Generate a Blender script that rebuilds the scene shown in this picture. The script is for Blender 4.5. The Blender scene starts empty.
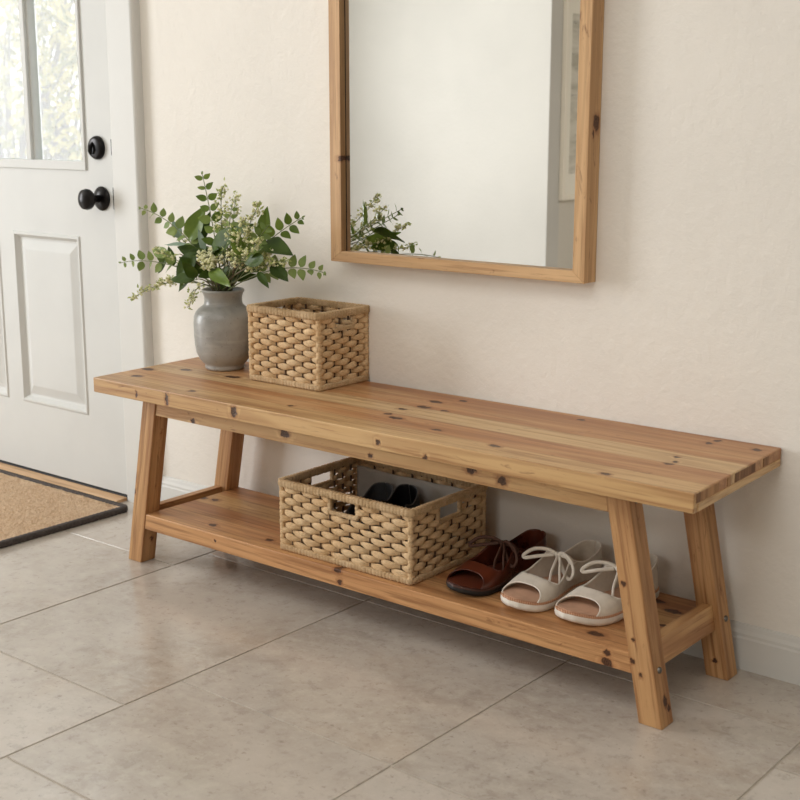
import bpy, bmesh, math, random
from mathutils import Vector, Matrix, noise
PI = math.pi
sc = bpy.context.scene
COL = sc.collection
rng = random.Random(7)

# ------------------------------------------------------------------ camera
FPX, YAW, PITCH, ROLL = 1297.8, 0.6811, 0.2129, 0.0007
CAM = Vector((2.5625, -2.3579, 1.0898))
def cam_axes():
    cy, sy, cp, sp = math.cos(YAW), math.sin(YAW), math.cos(PITCH), math.sin(PITCH)
    f = Vector((-sy*cp, cy*cp, -sp)); r = Vector((cy, sy, 0)); u = r.cross(f)
    cr, sr = math.cos(ROLL), math.sin(ROLL)
    return r*cr + u*sr, u*cr - r*sr, f
R_, U_, F_ = cam_axes()
cd = bpy.data.cameras.new('camera'); cam = bpy.data.objects.new('camera', cd); COL.objects.link(cam)
m = Matrix((R_, U_, -F_)).transposed().to_4x4(); m.translation = CAM
cam.matrix_world = m
cd.sensor_width = 36; cd.lens = FPX/800*36; cd.clip_start = .05; cd.clip_end = 200
cd.dof.use_dof = True; cd.dof.focus_distance = 2.95; cd.dof.aperture_fstop = 7.5
sc.camera = cam
def at(px, py, y):
    d = F_ + R_*((px-400)/FPX) + U_*((400-py)/FPX)
    return CAM + d*((y-CAM.y)/d.y)

# ------------------------------------------------------------------ colours and node helpers
def lin(c):
    return tuple(((v/255)/12.92 if v/255 <= .04045 else ((v/255+.055)/1.055)**2.4) for v in c) + (1,)
class NT:
    def __init__(s, name):
        s.m = bpy.data.materials.new(name); s.m.use_nodes = True
        s.t = s.m.node_tree; s.t.nodes.clear()
        s.out = s.t.nodes.new('ShaderNodeOutputMaterial')
    def n(s, typ, **kw):
        nd = s.t.nodes.new(typ)
        for k, v in kw.items(): setattr(nd, k, v)
        return nd
    def link(s, a, b): s.t.links.new(a, b)
    def put(s, sock, v):
        if hasattr(v, 'is_output'): s.link(v, sock)
        else: sock.default_value = v
    def math(s, op, a, b=None, clamp=False):
        nd = s.n('ShaderNodeMath', operation=op); nd.use_clamp = clamp
        s.put(nd.inputs[0], a)
        if b is not None: s.put(nd.inputs[1], b)
        return nd.outputs[0]
    def vmath(s, op, a, b=None):
        nd = s.n('ShaderNodeVectorMath', operation=op)
        s.put(nd.inputs[0], a)
        if b is not None: s.put(nd.inputs[1], b)
        return nd.outputs['Value'] if op in ('LENGTH', 'DISTANCE', 'DOT_PRODUCT') else nd.outputs[0]
    def mix(s, f, a, b, mode='MIX'):
        nd = s.n('ShaderNodeMix', data_type='RGBA', blend_type=mode)
        s.put(nd.inputs[0], f); s.put(nd.inputs[6], a); s.put(nd.inputs[7], b)
        return nd.outputs[2]
    def rng(s, v, a, b, c=0., d=1., smooth=True):
        nd = s.n('ShaderNodeMapRange'); nd.interpolation_type = 'SMOOTHSTEP' if smooth else 'LINEAR'
        s.put(nd.inputs['Value'], v)
        for k, x in zip(('From Min', 'From Max', 'To Min', 'To Max'), (a, b, c, d)): nd.inputs[k].default_value = x
        return nd.outputs['Result']
    def noise(s, vec, scale, detail=3, rough=.5, dist=0., w=None):
        nd = s.n('ShaderNodeTexNoise')
        if vec is not None: s.link(vec, nd.inputs['Vector'])
        nd.inputs['Scale'].default_value = scale; nd.inputs['Detail'].default_value = detail
        nd.inputs['Roughness'].default_value = rough; nd.inputs['Distortion'].default_value = dist
        return nd.outputs['Fac']
    def obj(s, scale=(1, 1, 1), off=(0, 0, 0)):
        tc = s.n('ShaderNodeTexCoord')
        mp = s.n('ShaderNodeMapping'); mp.inputs['Scale'].default_value = scale; mp.inputs['Location'].default_value = off
        s.link(tc.outputs['Object'], mp.inputs['Vector']); return mp.outputs[0]
    def bsdf(s, col, rough=.5, bump=None, strength=.3, dist=.002, metal=0., spec=.5, extra=None):
        b = s.n('ShaderNodeBsdfPrincipled')
        s.put(b.inputs['Base Color'], col); s.put(b.inputs['Roughness'], rough)
        b.inputs['Metallic'].default_value = metal; b.inputs['Specular IOR Level'].default_value = spec
        if extra:
            for k, v in extra.items(): b.inputs[k].default_value = v
        if bump is not None:
            bp = s.n('ShaderNodeBump'); bp.inputs['Strength'].default_value = strength; bp.inputs['Distance'].default_value = dist
            s.link(bump, bp.inputs['Height']); s.link(bp.outputs[0], b.inputs['Normal'])
        s.link(b.outputs[0], s.out.inputs['Surface']); return b
def simple(name, c, rough=.5, metal=0., var=0., scale=20., bump=0., bscale=60., spec=.5, extra=None):
    N = NT(name); col = lin(c)
    if var:
        f = N.noise(N.obj(), scale, 4)
        d = tuple(v*(1-var) for v in col[:3])+(1,); l = tuple(min(1, v*(1+var)) for v in col[:3])+(1,)
        col = N.mix(N.rng(f, .3, .7), d, l)
    bm = N.noise(N.obj(), bscale, 4) if bump else None
    N.bsdf(col, rough, bm, bump, .002, metal, spec, extra); return N.m

def wood(name, base, light, dark, axis=0, seed=0., origin=(0, 0, 0), knots=(), planks=None, rough=.42, gscale=1., knotcol=(44, 20, 12), shear=0.):
    """axis = direction of the grain; knots = (x, y, z, rx, ry, rz) in world metres; planks = (edge list, colour list) along y"""
    N = NT(name)
    p = N.obj(off=origin)
    p0 = p
    if shear:
        sx_ = N.n('ShaderNodeSeparateXYZ'); N.link(p, sx_.inputs[0]); cb_ = N.n('ShaderNodeCombineXYZ'); N.link(N.math('MULTIPLY', sx_.outputs[2], shear), cb_.inputs[0]); p = N.vmath('ADD', p, cb_.outputs[0])
    warp = N.noise(N.vmath('MULTIPLY', p, tuple(2.2 if i == axis else 9. for i in range(3))), 1., 2)
    halo = None; mask = None; core = None
    wob = N.n('ShaderNodeTexNoise'); N.link(p, wob.inputs['Vector']); wob.inputs['Scale'].default_value = 90; wob.inputs['Detail'].default_value = 2
    pw = N.vmath('ADD', p0, N.vmath('MULTIPLY', N.vmath('SUBTRACT', wob.outputs['Color'], (.5, .5, .5)), (.015, .015, .015)))
    dmin = None
    for k in knots:
        d = N.vmath('LENGTH', N.vmath('DIVIDE', N.vmath('SUBTRACT', pw, tuple(k[:3])), tuple(k[3:6])))
        dmin = d if dmin is None else N.math('MINIMUM', dmin, d)
    sv = tuple((1.3 if i == axis else 24.)*gscale for i in range(3))
    g1 = N.noise(N.vmath('ADD', N.vmath('MULTIPLY', p, sv), (seed*3.1, seed, seed*1.7)), 1., 5, .6, .5)
    sv2 = tuple((5. if i == axis else 150.)*gscale for i in range(3))
    g2 = N.noise(N.vmath('ADD', N.vmath('MULTIPLY', p, sv2), (seed, seed*2, seed)), 1., 3, .6)
    # cathedral rings
    sv3 = tuple((.42 if i == axis else 8.)*gscale for i in range(3))
    g3 = N.noise(N.vmath('ADD', N.vmath('MULTIPLY', p, sv3), (seed*5, seed*2, seed*9)), 1., 1, .4, .3)
    ph = N.math('MULTIPLY', g3, 75.)
    if dmin is not None: ph = N.math('ADD', ph, N.math('MULTIPLY', N.rng(dmin, 0., 3.), -6.))
    rings = N.math('ADD', N.math('MULTIPLY', N.math('SINE', ph), .5), .5)
    col = lin(base)
    if planks:
        edges, cols = planks
        xyz = N.n('ShaderNodeSeparateXYZ'); N.link(p, xyz.inputs[0])
        yy = N.math('ADD', xyz.outputs[1], N.math('MULTIPLY', N.math('SUBTRACT', warp, .5), .004))
        col = lin(cols[0])
        for e, c in zip(edges, cols[1:]):
            col = N.mix(N.rng(yy, e-.004, e+.004), col, lin(c))
        seam = None
        for e in edges:
            s_ = N.rng(N.math('ABSOLUTE', N.math('SUBTRACT', xyz.outputs[1], e)), .0004, .0014, .35, 0.)
            seam = s_ if seam is None else N.math('MAXIMUM', seam, s_)
    col = N.mix(N.rng(g1, .38, .68), col, lin(light), 'MIX') if not planks else N.mix(N.math('MULTIPLY', N.rng(g1, .4, .72), .55), col, lin(light))
    col = N.mix(N.math('MULTIPLY', N.rng(g1, .5, .3), .6), col, lin(dark))
    col = N.mix(N.math('MULTIPLY', N.rng(rings, .55, 1.), .26), col, lin(dark))
    col = N.mix(N.math('MULTIPLY', N.rng(g2, .50, .70), .62), col, lin(dark))
    spk = N.noise(N.vmath('MULTIPLY', p, tuple((14. if i == axis else 70.) for i in range(3))), 1., 4, .7, 1.)
    col = N.mix(N.math('MULTIPLY', N.rng(spk, .60, .74), .7), col, lin((108, 64, 36)))
    if planks: col = N.mix(seam, col, lin((70, 42, 22)))
    height = N.math('ADD', N.math('MULTIPLY', g2, -.5), N.math('MULTIPLY', rings, -.25))
    if dmin is not None:
        col = N.mix(N.math('MULTIPLY', N.rng(dmin, 1.9, 1.), .5), col, lin((140, 82, 46)))
        ring = N.math('ADD', N.math('MULTIPLY', N.math('SINE', N.math('MULTIPLY', dmin, 16.)), .12), .88)
        col = N.mix(N.math('MULTIPLY', N.rng(dmin, 1.25, .8), ring), col, lin(knotcol))
        height = N.math('SUBTRACT', height, N.math('MULTIPLY', N.rng(dmin, 1.1, .6), .8))
    N.bsdf(col, N.math('ADD', N.math('MULTIPLY', g1, .15), rough-.07), height, .35, .0012, spec=.4)
    return N.m

# ------------------------------------------------------------------ mesh builder
class MB:
    def __init__(s): s.v = []; s.f = []; s.uv = None
    def add(s, vs, fs):
        o = len(s.v); s.v += [Vector(v) for v in vs]; s.f += [tuple(i+o for i in f) for f in fs]; return o
    def hexa(s, c):   # 8 corners: bottom 4 (ccw) then top 4
        s.add(c, [(3, 2, 1, 0), (4, 5, 6, 7), (0, 1, 5, 4), (1, 2, 6, 5), (2, 3, 7, 6), (3, 0, 4, 7)])
    def box(s, x0, x1, y0, y1, z0, z1):
        s.hexa([(x0, y0, z0), (x1, y0, z0), (x1, y1, z0), (x0, y1, z0), (x0, y0, z1), (x1, y0, z1), (x1, y1, z1), (x0, y1, z1)])
    def grid(s, rows, closed_u=False, closed_v=False):
        n, k = len(rows), len(rows[0]); o = len(s.v)
        for r in rows: s.v += [Vector(p) for p in r]
        for i in range(n if closed_u else n-1):
            for j in range(k if closed_v else k-1):
                a = o+i*k+j; b = o+i*k+(j+1) % k; c = o+((i+1) % n)*k+(j+1) % k; d = o+((i+1) % n)*k+j
                s.f.append((a, b, c, d))
        return o
    def tube(s, pts, rad, n=8, closed=False, flat=1., up=(0, 0, 1), caps=True, rect=False):
        pts = [Vector(p) for p in pts]; m_ = len(pts); rows = []
        nrm = None
        for i, p in enumerate(pts):
            a = pts[(i-1) % m_] if (closed or i > 0) else p; b = pts[(i+1) % m_] if (closed or i < m_-1) else p
            t = (b-a)
            if t.length < 1e-9: t = Vector((1, 0, 0))
            t.normalize()
            u = Vector(up) if nrm is None else nrm
            if abs(t.dot(u)) > .95 and nrm is None: u = Vector((0, 1, 0)) if abs(t.y) < .9 else Vector((1, 0, 0))
            w = t.cross(u).normalized(); u2 = w.cross(t).normalized()
            if up is None or nrm is not None: nrm = u2
            elif not rect: nrm = u2
            r = rad(i/(max(1, m_-1))) if callable(rad) else (rad[i] if isinstance(rad, (list, tuple)) else rad)
            ru, rw = (r if isinstance(r, tuple) else (r, r*flat))
            row = []
            for j in range(n):
                th = 2*PI*j/n
                c, q = math.cos(th), math.sin(th)
                if rect:
                    e = .45; c = math.copysign(abs(c)**e, c); q = math.copysign(abs(q)**e, q)
                row.append(p + u2*(c*ru) + w*(q*rw))
            rows.append(row)
        o = s.grid(rows, closed_u=closed, closed_v=True)
        if caps and not closed:
            s.f.append(tuple(o+j for j in range(n))[::-1]); s.f.append(tuple(o+(m_-1)*n+j for j in range(n)))
    def lathe(s, prof, c=(0, 0, 0), n=48, axis='z', caps=True):
        rows = []
        for r, h in prof:
            row = []
            for j in range(n):
                a = 2*PI*j/n; x, y = r*math.cos(a), r*math.sin(a)
                v = {'z': (x, y, h), 'y': (x, h, y), 'x': (h, x, y)}[axis]
                row.append(Vector(v)+Vector(c))
            rows.append(row)
        o = s.grid(rows, closed_v=True)
        if caps:
            s.f.append(tuple(o+j for j in range(n))[::-1]); k = o+(len(prof)-1)*n; s.f.append(tuple(k+j for j in range(n)))
    def build(s, name, mat, parent=None, smooth=True, bevel=0., local=False, sub=0, solid=0., sharp=40):
        me = bpy.data.meshes.new(name)
        off = Vector((0, 0, 0)) if (local or parent is None) else s_origin(parent)
        me.from_pydata([tuple(v-off) for v in s.v], [], s.f); me.update()
        bm = bmesh.new(); bm.from_mesh(me); bmesh.ops.recalc_face_normals(bm, faces=bm.faces); bm.to_mesh(me); bm.free()
        if smooth:
            me.polygons.foreach_set('use_smooth', [True]*len(me.polygons))
            if sharp < 180: me.set_sharp_from_angle(angle=math.radians(sharp))
        me.materials.append(mat)
        o = bpy.data.objects.new(name, me); COL.objects.link(o)
        if parent: o.parent = parent
        if solid:
            md = o.modifiers.new('solid', 'SOLIDIFY'); md.thickness = solid; md.offset = 0
        if bevel:
            md = o.modifiers.new('bevel', 'BEVEL'); md.width = bevel; md.segments = 2; md.limit_method = 'ANGLE'; md.angle_limit = math.radians(30)
        if sub:
            md = o.modifiers.new('sub', 'SUBSURF'); md.levels = sub; md.render_levels = sub
        return o
def s_origin(p):
    v = Vector(p.location); q = p.parent
    while q: v += Vector(q.location); q = q.parent
    return v
def tag(o, label=None, cat=None, group=None, kind=None):
    for k, v in (('label', label), ('category', cat), ('group', group), ('kind', kind)):
        if v: o[k] = v
    return o
def thing(name, loc, label, cat, group=None, rz=0.):
    o = bpy.data.objects.new(name, None); COL.objects.link(o); o.location = loc; o.rotation_euler = (0, 0, rz)
    o.empty_display_size = .05
    return tag(o, label, cat, group)
def struct(o): o['kind'] = 'structure'; return o

# ------------------------------------------------------------------ setting materials
def plaster(name, c, bump=.5):
    N = NT(name); p = N.obj()
    big = N.noise(p, 1.6, 3); fine = N.noise(p, 38., 5, .6); mid = N.noise(p, 11., 4, .6, .8)
    vor = N.n('ShaderNodeTexNoise'); N.link(p, vor.inputs['Vector']); vor.inputs['Scale'].default_value = 22; vor.inputs['Detail'].default_value = 2
    pits = N.rng(N.noise(p, 70., 3, .6, 1.2), .70, .78)
    pits = N.math('MULTIPLY', pits, N.rng(N.noise(p, 7., 2), .5, .62))
    c0 = lin(c); col = N.mix(N.rng(big, .3, .7), tuple(v*.96 for v in c0[:3])+(1,), tuple(min(1, v*1.03) for v in c0[:3])+(1,))
    col = N.mix(N.math('MULTIPLY', pits, .25), col, tuple(v*.6 for v in c0[:3])+(1,))
    h = N.math('ADD', N.math('MULTIPLY', fine, .75), N.math('ADD', N.math('MULTIPLY', mid, .5), N.math('MULTIPLY', pits, -.5)))
    N.bsdf(col, .85, h, bump, .006, spec=.25); return N.m
M_wall = plaster('wall_plaster', (237, 233, 226), .5)
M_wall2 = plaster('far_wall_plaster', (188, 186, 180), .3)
M_grey = simple('hall_wall_paint', (196, 191, 180), .8)
M_ceil = simple('ceiling_paint', (240, 238, 232), .9)
M_white = simple('white_door_paint', (208, 209, 207), .55, var=.02, scale=6., bump=.05, bscale=25., spec=.25)
M_trim = simple('white_trim_paint', (214, 214, 211), .5, var=.015, scale=8., spec=.3)
M_black = simple('black_rubber', (16, 15, 15), .5)
M_bronze = simple('oil_rubbed_bronze', (30, 28, 28), .28, .75, var=.25, scale=30.)
M_thr = wood('threshold_oak', (196, 158, 118), (214, 180, 142), (150, 112, 76), 0, 3.)

# ------------------------------------------------------------------ room shell
def wbox(name, mat, *b, bevel=0., kind=True, parent=None):
    k = MB(); k.box(*b); o = k.build(name, mat, parent, smooth=False, bevel=bevel)
    return struct(o) if kind else o
TOPZ = 2.6
DX0, DX1, DZ1 = -1.308, -.358, 2.03      # door leaf
# wall with the door opening
k = MB()
k.box(-.350, 4.6, 0, .14, 0, TOPZ); k.box(-3.6, DX0+.005, 0, .14, 0, TOPZ); k.box(DX0+.005, -.36, 0, .14, DZ1, TOPZ)
struct(k.build('wall_back', M_wall, smooth=False))
# left wall with a wide window opening
k = MB(); WY0, WY1, WZ0, WZ1 = -3.2, -1.6, .35, 2.3
k.box(-3.7, -3.6, -4.6, .14, 0, WZ0); k.box(-3.7, -3.6, -4.6, .14, WZ1, TOPZ); k.box(-3.7, -3.6, -4.6, WY0, WZ0, WZ1); k.box(-3.7, -3.6, WY1, .14, WZ0, WZ1)
struct(k.build('wall_left', M_wall2, smooth=False))
CX = -1.79
struct(wbox('wall_front', M_wall2, -3.7, CX, -4.64, -4.5, 0, TOPZ))
struct(wbox('wall_hall', M_grey, CX-.14, CX, -9., -4.64, 0, TOPZ))
struct(wbox('wall_hall_end', M_grey, CX-.14, 4.6, -9.1, -9., 0, TOPZ))
struct(wbox('wall_right', M_wall2, 4.6, 4.7, -9.1, .14, 0, TOPZ))
struct(wbox('ceiling', M_ceil, -3.7, 4.7, -9.1, .14, TOPZ, TOPZ+.1))

# floor: individual tiles over a grout bed
def floor_mat():
    N = NT('stone_look_tile'); p = N.obj()
    geo = N.n('ShaderNodeNewGeometry'); rpi = geo.outputs['Random Per Island']
    cmb = N.n('ShaderNodeCombineXYZ'); N.link(N.math('MULTIPLY', rpi, 37.), cmb.inputs[0]); N.link(N.math('MULTIPLY', rpi, 91.), cmb.inputs[1])
    q = N.vmath('ADD', p, cmb.outputs[0])
    a = N.noise(q, 2.4, 6, .62, .5); b = N.noise(N.vmath('MULTIPLY', q, (1., 1.35, 1.)), 13., 7, .74, .5); c = N.noise(q, 60., 4, .7)
    warm = N.noise(N.vmath('ADD', q, (5., 3., 1.)), 3.2, 4, .6, .4)
    col = N.mix(N.rng(a, .32, .68), lin((172, 163, 153)), lin((196, 188, 179)))
    col = N.mix(N.math('MULTIPLY', N.rng(b, .42, .62), .55), col, lin((196, 189, 180)))
    col = N.mix(N.math('MULTIPLY', N.rng(b, .45, .28), .35), col, lin((144, 134, 124)))
    col = N.mix(N.math('MULTIPLY', N.rng(warm, .50, .74), .28), col, lin((180, 158, 134)))
    f_ = N.noise(q, 26., 5, .75)
    col = N.mix(N.math('MULTIPLY', N.rng(f_, .52, .64), .35), col, lin((206, 199, 189)))
    col = N.mix(N.math('MULTIPLY', N.rng(f_, .46, .36), .30), col, lin((140, 130, 120)))
    col = N.mix(N.math('MULTIPLY', N.rng(c, .58, .72), .5), col, lin((124, 113, 102)))
    col = N.mix(N.math('MULTIPLY', N.rng(c, .38, .26), .35), col, lin((214, 206, 194)))
    col = N.mix(N.rng(rpi, 0., 1., 0., .12), col, lin((150, 138, 124)))
    rough = N.rng(b, .3, .7, .23, .13)
    h = N.math('ADD', N.math('MULTIPLY', c, .15), N.noise(p, 14., 3, .5))
    N.bsdf(col, rough, h, .12, .003, spec=.8); return N.m
M_tile = floor_mat(); M_grout = simple('grout', (172, 163, 151), .9, var=.1, scale=40.)
k = MB(); G = .0025
cols = [(-.35-.535*i, -.35-.535*(i-1)) for i in range(7, 0, -1)] + [(-.35, .18), (.18, .7125), (.7125, 1.2575), (1.2575, 1.772)] + [(1.772+.535*i, 1.772+.535*(i+1)) for i in range(6)]
starts = {-.35: -.32, .18: -.205, .7125: -.205, 1.2575: -.205, 1.772: -.36}
special = {.18: [-.205, -.907, -1.30, -1.87], .7125: [-.203, -.768, -1.171, -1.74]}
for ci, (x0, x1) in enumerate(cols):
    y0 = starts.get(x0, -.1-.23*((ci*2) % 3))
    cuts = [0.14] + special.get(x0, [y0]);
    while cuts[-1] > -9.0: cuts.append(cuts[-1]-.57)
    for a, b in zip(cuts, cuts[1:]):
        X0, X1, Y0, Y1 = x0+G, x1-G, b+G, a-G; e = .0004
        top = [(X0+e, Y0+e, 0), (X1-e, Y0+e, 0), (X1-e, Y1-e, 0), (X0+e, Y1-e, 0)]
        low = [(X0, Y0, -.0006), (X1, Y0, -.0006), (X1, Y1, -.0006), (X0, Y1, -.0006)]
        bot = [(X0, Y0, -.01), (X1, Y0, -.01), (X1, Y1, -.01), (X0, Y1, -.01)]
        k.add(top+low+bot, [(0, 1, 2, 3)] + [(i, (i+1) % 4, (i+1) % 4+4, i+4) for i in range(4)] + [(i+4, (i+1) % 4+4, (i+1) % 4+8, i+8) for i in range(4)] + [(11, 10, 9, 8)])
k.box(-3.7, 4.7, -9.1, .14, -.05, -.0016)
fl = struct(k.build('floor', M_tile, smooth=False))
fl.data.materials.append(M_grout)
for p_ in list(fl.data.polygons)[-6:]: p_.material_index = 1

# baseboards
def baseboard(name, x0, x1, y=0., sgn=-1):
    prof = [(0, 0), (.013, 0), (.013, .066), (.011, .070), (.011, .076), (.0075, .083), (.0055, .090), (.003, .094), (0, .095)]
    k = MB(); k.grid([[(x, y+sgn*d, z) for d, z in prof] for x in (x0, x1)])
    k.f.append(tuple(range(len(prof)))); k.f.append(tuple(range(len(prof), 2*len(prof)))[::-1])
    return struct(k.build(name, M_trim, smooth=False))
baseboard('baseboard_back', -.242, 4.6)
baseboard('baseboard_front', -3.6, CX, -4.5, 1)

# door casing: flat board with an eased outer back-band
CF = -.030
k = MB()
prof = [(DX1+.005, 0), (DX1+.005, CF+.006), (DX1+.008, CF+.002), (DX1+.014, CF), (-.250, CF), (-.245, CF+.002), (-.242, CF+.007), (-.242, 0)]
k.grid([[(x, y, z) for x, y in prof] for z in (0, DZ1+.09)]); k.f.append(tuple(range(8))); k.f.append(tuple(range(8, 16)))
k.box(DX0-.09, -.242, CF, 0, DZ1+.008, DZ1+.095)
k.box(DX0-.09, DX0-.006, CF, 0, 0, DZ1+.008)
struct(k.build('trim_1', M_trim, smooth=False))
# ------------------------------------------------------------------ the door
DF, DB = -.022, .021
door = bpy.data.objects.new('door_1', None); COL.objects.link(door); door.location = ((DX0+DX1)/2, (DF+DB)/2, 0); struct(door)
k = MB(); SL = 3
gx0, gx1, gz0, gz1 = -1.215, -.482, .962, 1.90
PZ0, PZ1 = .235, .757
panels = [(-1.165, -.895), (-.838, -.508)]
panels = [(-1.185, -.920), (-.840, -.521)]
z0d = .016
def slab(x0, x1, z0, z1): k.box(x0, x1, DF, DB, z0, z1)
slab(DX0, DX1, z0d, PZ0); slab(DX0, DX1, PZ1, gz0); slab(DX0, gx0, gz0, DZ1); slab(gx1, DX1, gz0, DZ1); slab(gx0, gx1, gz1, DZ1)
slab(DX0, panels[0][0], PZ0, PZ1); slab(panels[0][1], panels[1][0], PZ0, PZ1); slab(panels[1][1], DX1, PZ0, PZ1)
k.build('door_leaf', M_white, door, smooth=False)
for a, b in panels:      # raised panels: raised sticking, cove, bevel, field
    k = MB()
    steps = [(-.004, 0), (0, -.004), (.006, -.004), (.010, .002), (.016, .010), (.022, .011), (.050, .002), (.054, .0015)]
    rows = []
    for ins, d in steps:
        rows.append([(a+ins, DF+d, PZ0+ins), (b-ins, DF+d, PZ0+ins), (b-ins, DF+d, PZ1-ins), (a+ins, DF+d, PZ1-ins)])
    k.grid(rows, closed_v=True); o_ = len(k.v); k.f.append((o_-4, o_-3, o_-2, o_-1))
    k.add([(a, DB, PZ0), (b, DB, PZ0), (b, DB, PZ1), (a, DB, PZ1)], [(0, 1, 2, 3)])
    k.build('door_panel', M_white, door, smooth=False)
# glazing frame, muntins
k = MB()
def stick(x0, x1, z0, z1, d=.006): k.box(x0, x1, DF-d, DB+.004, z0, z1)
stick(gx0-.012, gx1+.012, gz0-.014, gz0+.012); stick(gx0-.012, gx1+.012, gz1-.012, gz1+.014); stick(gx0-.012, gx0+.012, gz0+.012, gz1-.012); stick(gx1-.002, gx1+.012, gz0+.012, gz1-.012)
lw = (gx1-gx0)/3
for i in (1, 2):
    xm = gx0+lw*i-.012; k.box(xm-.011, xm+.011, DF-.002, DB, gz0+.012, gz1-.012); k.box(xm-.017, xm+.017, DF+.008, DB-.006, gz0+.012, gz1-.012)
zm = 1.452; k.box(gx0+.012, gx1-.002, DF-.0015, DB-.001, zm-.011, zm+.011)
gf = k.build('glazing_frame', M_white, door, smooth=False, bevel=.002)
N = NT('door_glass'); tr = N.n('ShaderNodeBsdfTransparent'); tr.inputs[0].default_value = (.97, .98, .97, 1); gl = N.n('ShaderNodeBsdfGlossy'); gl.inputs['Roughness'].default_value = .02
fr = N.n('ShaderNodeFresnel'); fr.inputs[0].default_value = 1.45; mx = N.n('ShaderNodeMixShader'); gb = N.n('ShaderNodeNewGeometry'); N.link(N.math('MULTIPLY', fr.outputs[0], N.math('SUBTRACT', 1., gb.outputs['Backfacing'])), mx.inputs[0]); N.link(tr.outputs[0], mx.inputs[1]); N.link(gl.outputs[0], mx.inputs[2]); N.link(mx.outputs[0], N.out.inputs[0]); M_glass = N.m
k = MB(); k.box(gx0+.002, gx1+.0, -.003, .002, gz0+.002, gz1-.002); k.build('glass_pane', M_glass, gf, smooth=False)
# knob with rosette, deadbolt, latch plates
def ball(k, c, r, squash=1., n=28, axis='y'):
    k.lathe([(max(r*math.sin(PI*i/14), 1e-4), -r*squash*math.cos(PI*i/14)) for i in range(15)], c, n, axis, caps=False)
kx, kz = -.407, .872
k = MB(); k.lathe([(.033, DF+.001), (.034, DF-.004), (.030, DF-.009), (.018, DF-.012), (.014, DF-.014)], (kx, 0, kz), 36, 'y')
rs = k.build('knob_rosette', M_bronze, door)
k = MB(); k.lathe([(.011, DF-.012), (.010, DF-.03), (.012, DF-.036), (.021, DF-.040), (.028, DF-.048), (.0295, DF-.056), (.027, DF-.065), (.018, DF-.071), (.006, DF-.0735)], (kx, 0, kz), 36, 'y')
k.build('door_knob', M_bronze, rs)
dx_, dz_ = -.418, 1.012
k = MB(); k.lathe([(.0325, DF+.001), (.033, DF-.005), (.029, DF-.012), (.024, DF-.014)], (dx_, 0, dz_), 36, 'y')
db = k.build('deadbolt_plate', M_bronze, door)
k = MB(); k.tube([(dx_-.004, DF-.012, dz_+.014), (dx_-.006, DF-.020, dz_+.004), (dx_-.007, DF-.022, dz_-.008), (dx_-.008, DF-.018, dz_-.018)], [.004, .006, .007, .004], 10, flat=.6)
k.build('thumb_turn', M_bronze, db)
for zz, hh, nm in ((kz+.002, .030, 'strike_plate'), (dz_+.002, .022, 'strike_plate')):
    k = MB(); k.box(DX1-.0015, DX1+.004, DF-.0012, DF+.02, zz-hh, zz+hh); k.build(nm, M_bronze, door, smooth=False)
k = MB(); k.box(DX1+.0005, DX1+.0045, DF+.006, DB, .0165, DZ1); k.build('door_gap_shade', simple('gap_shade_grey', (96, 94, 90), .8), door, smooth=False)  # grey strip put in as the shade of the gap beside the door leaf
k = MB(); k.box(DX0+.004, DX1-.001, DF+.004, DB-.004, .0105, .0165); k.build('door_sweep', M_black, door, smooth=False)
# threshold
k = MB(); prof = [(-.066, 0), (-.066, .0045), (-.062, .0075), (-.032, .0095), (-.027, .0095), (-.027, 0)]
k.grid([[(x, y, z) for y, z in prof] for x in (DX0-.004, DX1+.004)]); k.f.append(tuple(range(6))); k.f.append(tuple(range(6, 12)))
struct(k.build('trim_2', M_thr, smooth=False))
k = MB(); k.box(DX0-.004, DX1+.004, -.0265, .14, -.001, .0085); k.box(DX0, DX1+.003, -.0255, -.021, .0085, .0125)
struct(k.build('trim_3', M_black, smooth=False, bevel=.001))

# ------------------------------------------------------------------ bench
BO = Vector((.80, -.20, 0)); H = .47; TH = .0365
def bw(*a, **kw): return wood(*a, origin=tuple(BO), **kw)
top_kn = [(.077, -.323, .016, .010), (.03, -.248, .020, .010), (.111, -.193, .017, .010), (.318, -.36, .010, .008), (.27, -.182, .020, .012), (.61, -.331, .007, .006),
 (.819, -.200, .010, .007), (.864, -.276, .017, .009), (.845, -.155, .018, .010), (.833, -.095, .018, .010), (.827, -.257, .008, .006), (.998, -.308, .013, .006), (.874, -.049, .010, .008),
 (1.166, -.342, .014, .008), (1.437, -.384, .010, .007), (1.491, -.251, .008, .006), (1.495, -.229, .006, .006), (1.48, -.195, .006, .005), (1.484, -.031, .007, .008), (1.478, -.06, .007, .008), (1.574, -.05, .008, .008), (1.179, -.044, .008, .006), (.904, -.156, .01, .006)]
kn = [(x, y, H, rx, ry, .02) for x, y, rx, ry in top_kn]
kn += [(.276, -.402, .452, .006, .02, .014), (.50, -.402, .453, .009, .02, .013), (1.039, -.402, .437, .006, .02, .006), (.918, -.402, .450, .006, .02, .006), (.168, -.402, .449, .004, .02, .006)]
YEL, ORG, BRN = (197, 160, 112), (180, 128, 84), (168, 114, 72)
M_top = bw('reclaimed_pine_top', (197, 155, 108), (212, 180, 134), (140, 92, 54), 0, 1.3, knots=kn, rough=.40,
   planks=([-.335, -.245, -.165, -.085], [YEL, ORG, (203, 172, 128), ORG, BRN]))
def slant_mat(name, seed, kn, axis=2, sh=0.): return bw(name, (178, 132, 87), (196, 154, 107), (126, 80, 46), axis=axis, seed=seed, knots=kn, rough=.48, shear=sh)
TL, TR, TBR, TBL = (.006, -.402), (1.618, -.400), (1.604, -.003), (-.006, -.014)
bench = thing('bench', BO, 'long low reclaimed pine bench with splayed legs and a lower shelf, against the wall', 'bench')
k = MB()
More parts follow.
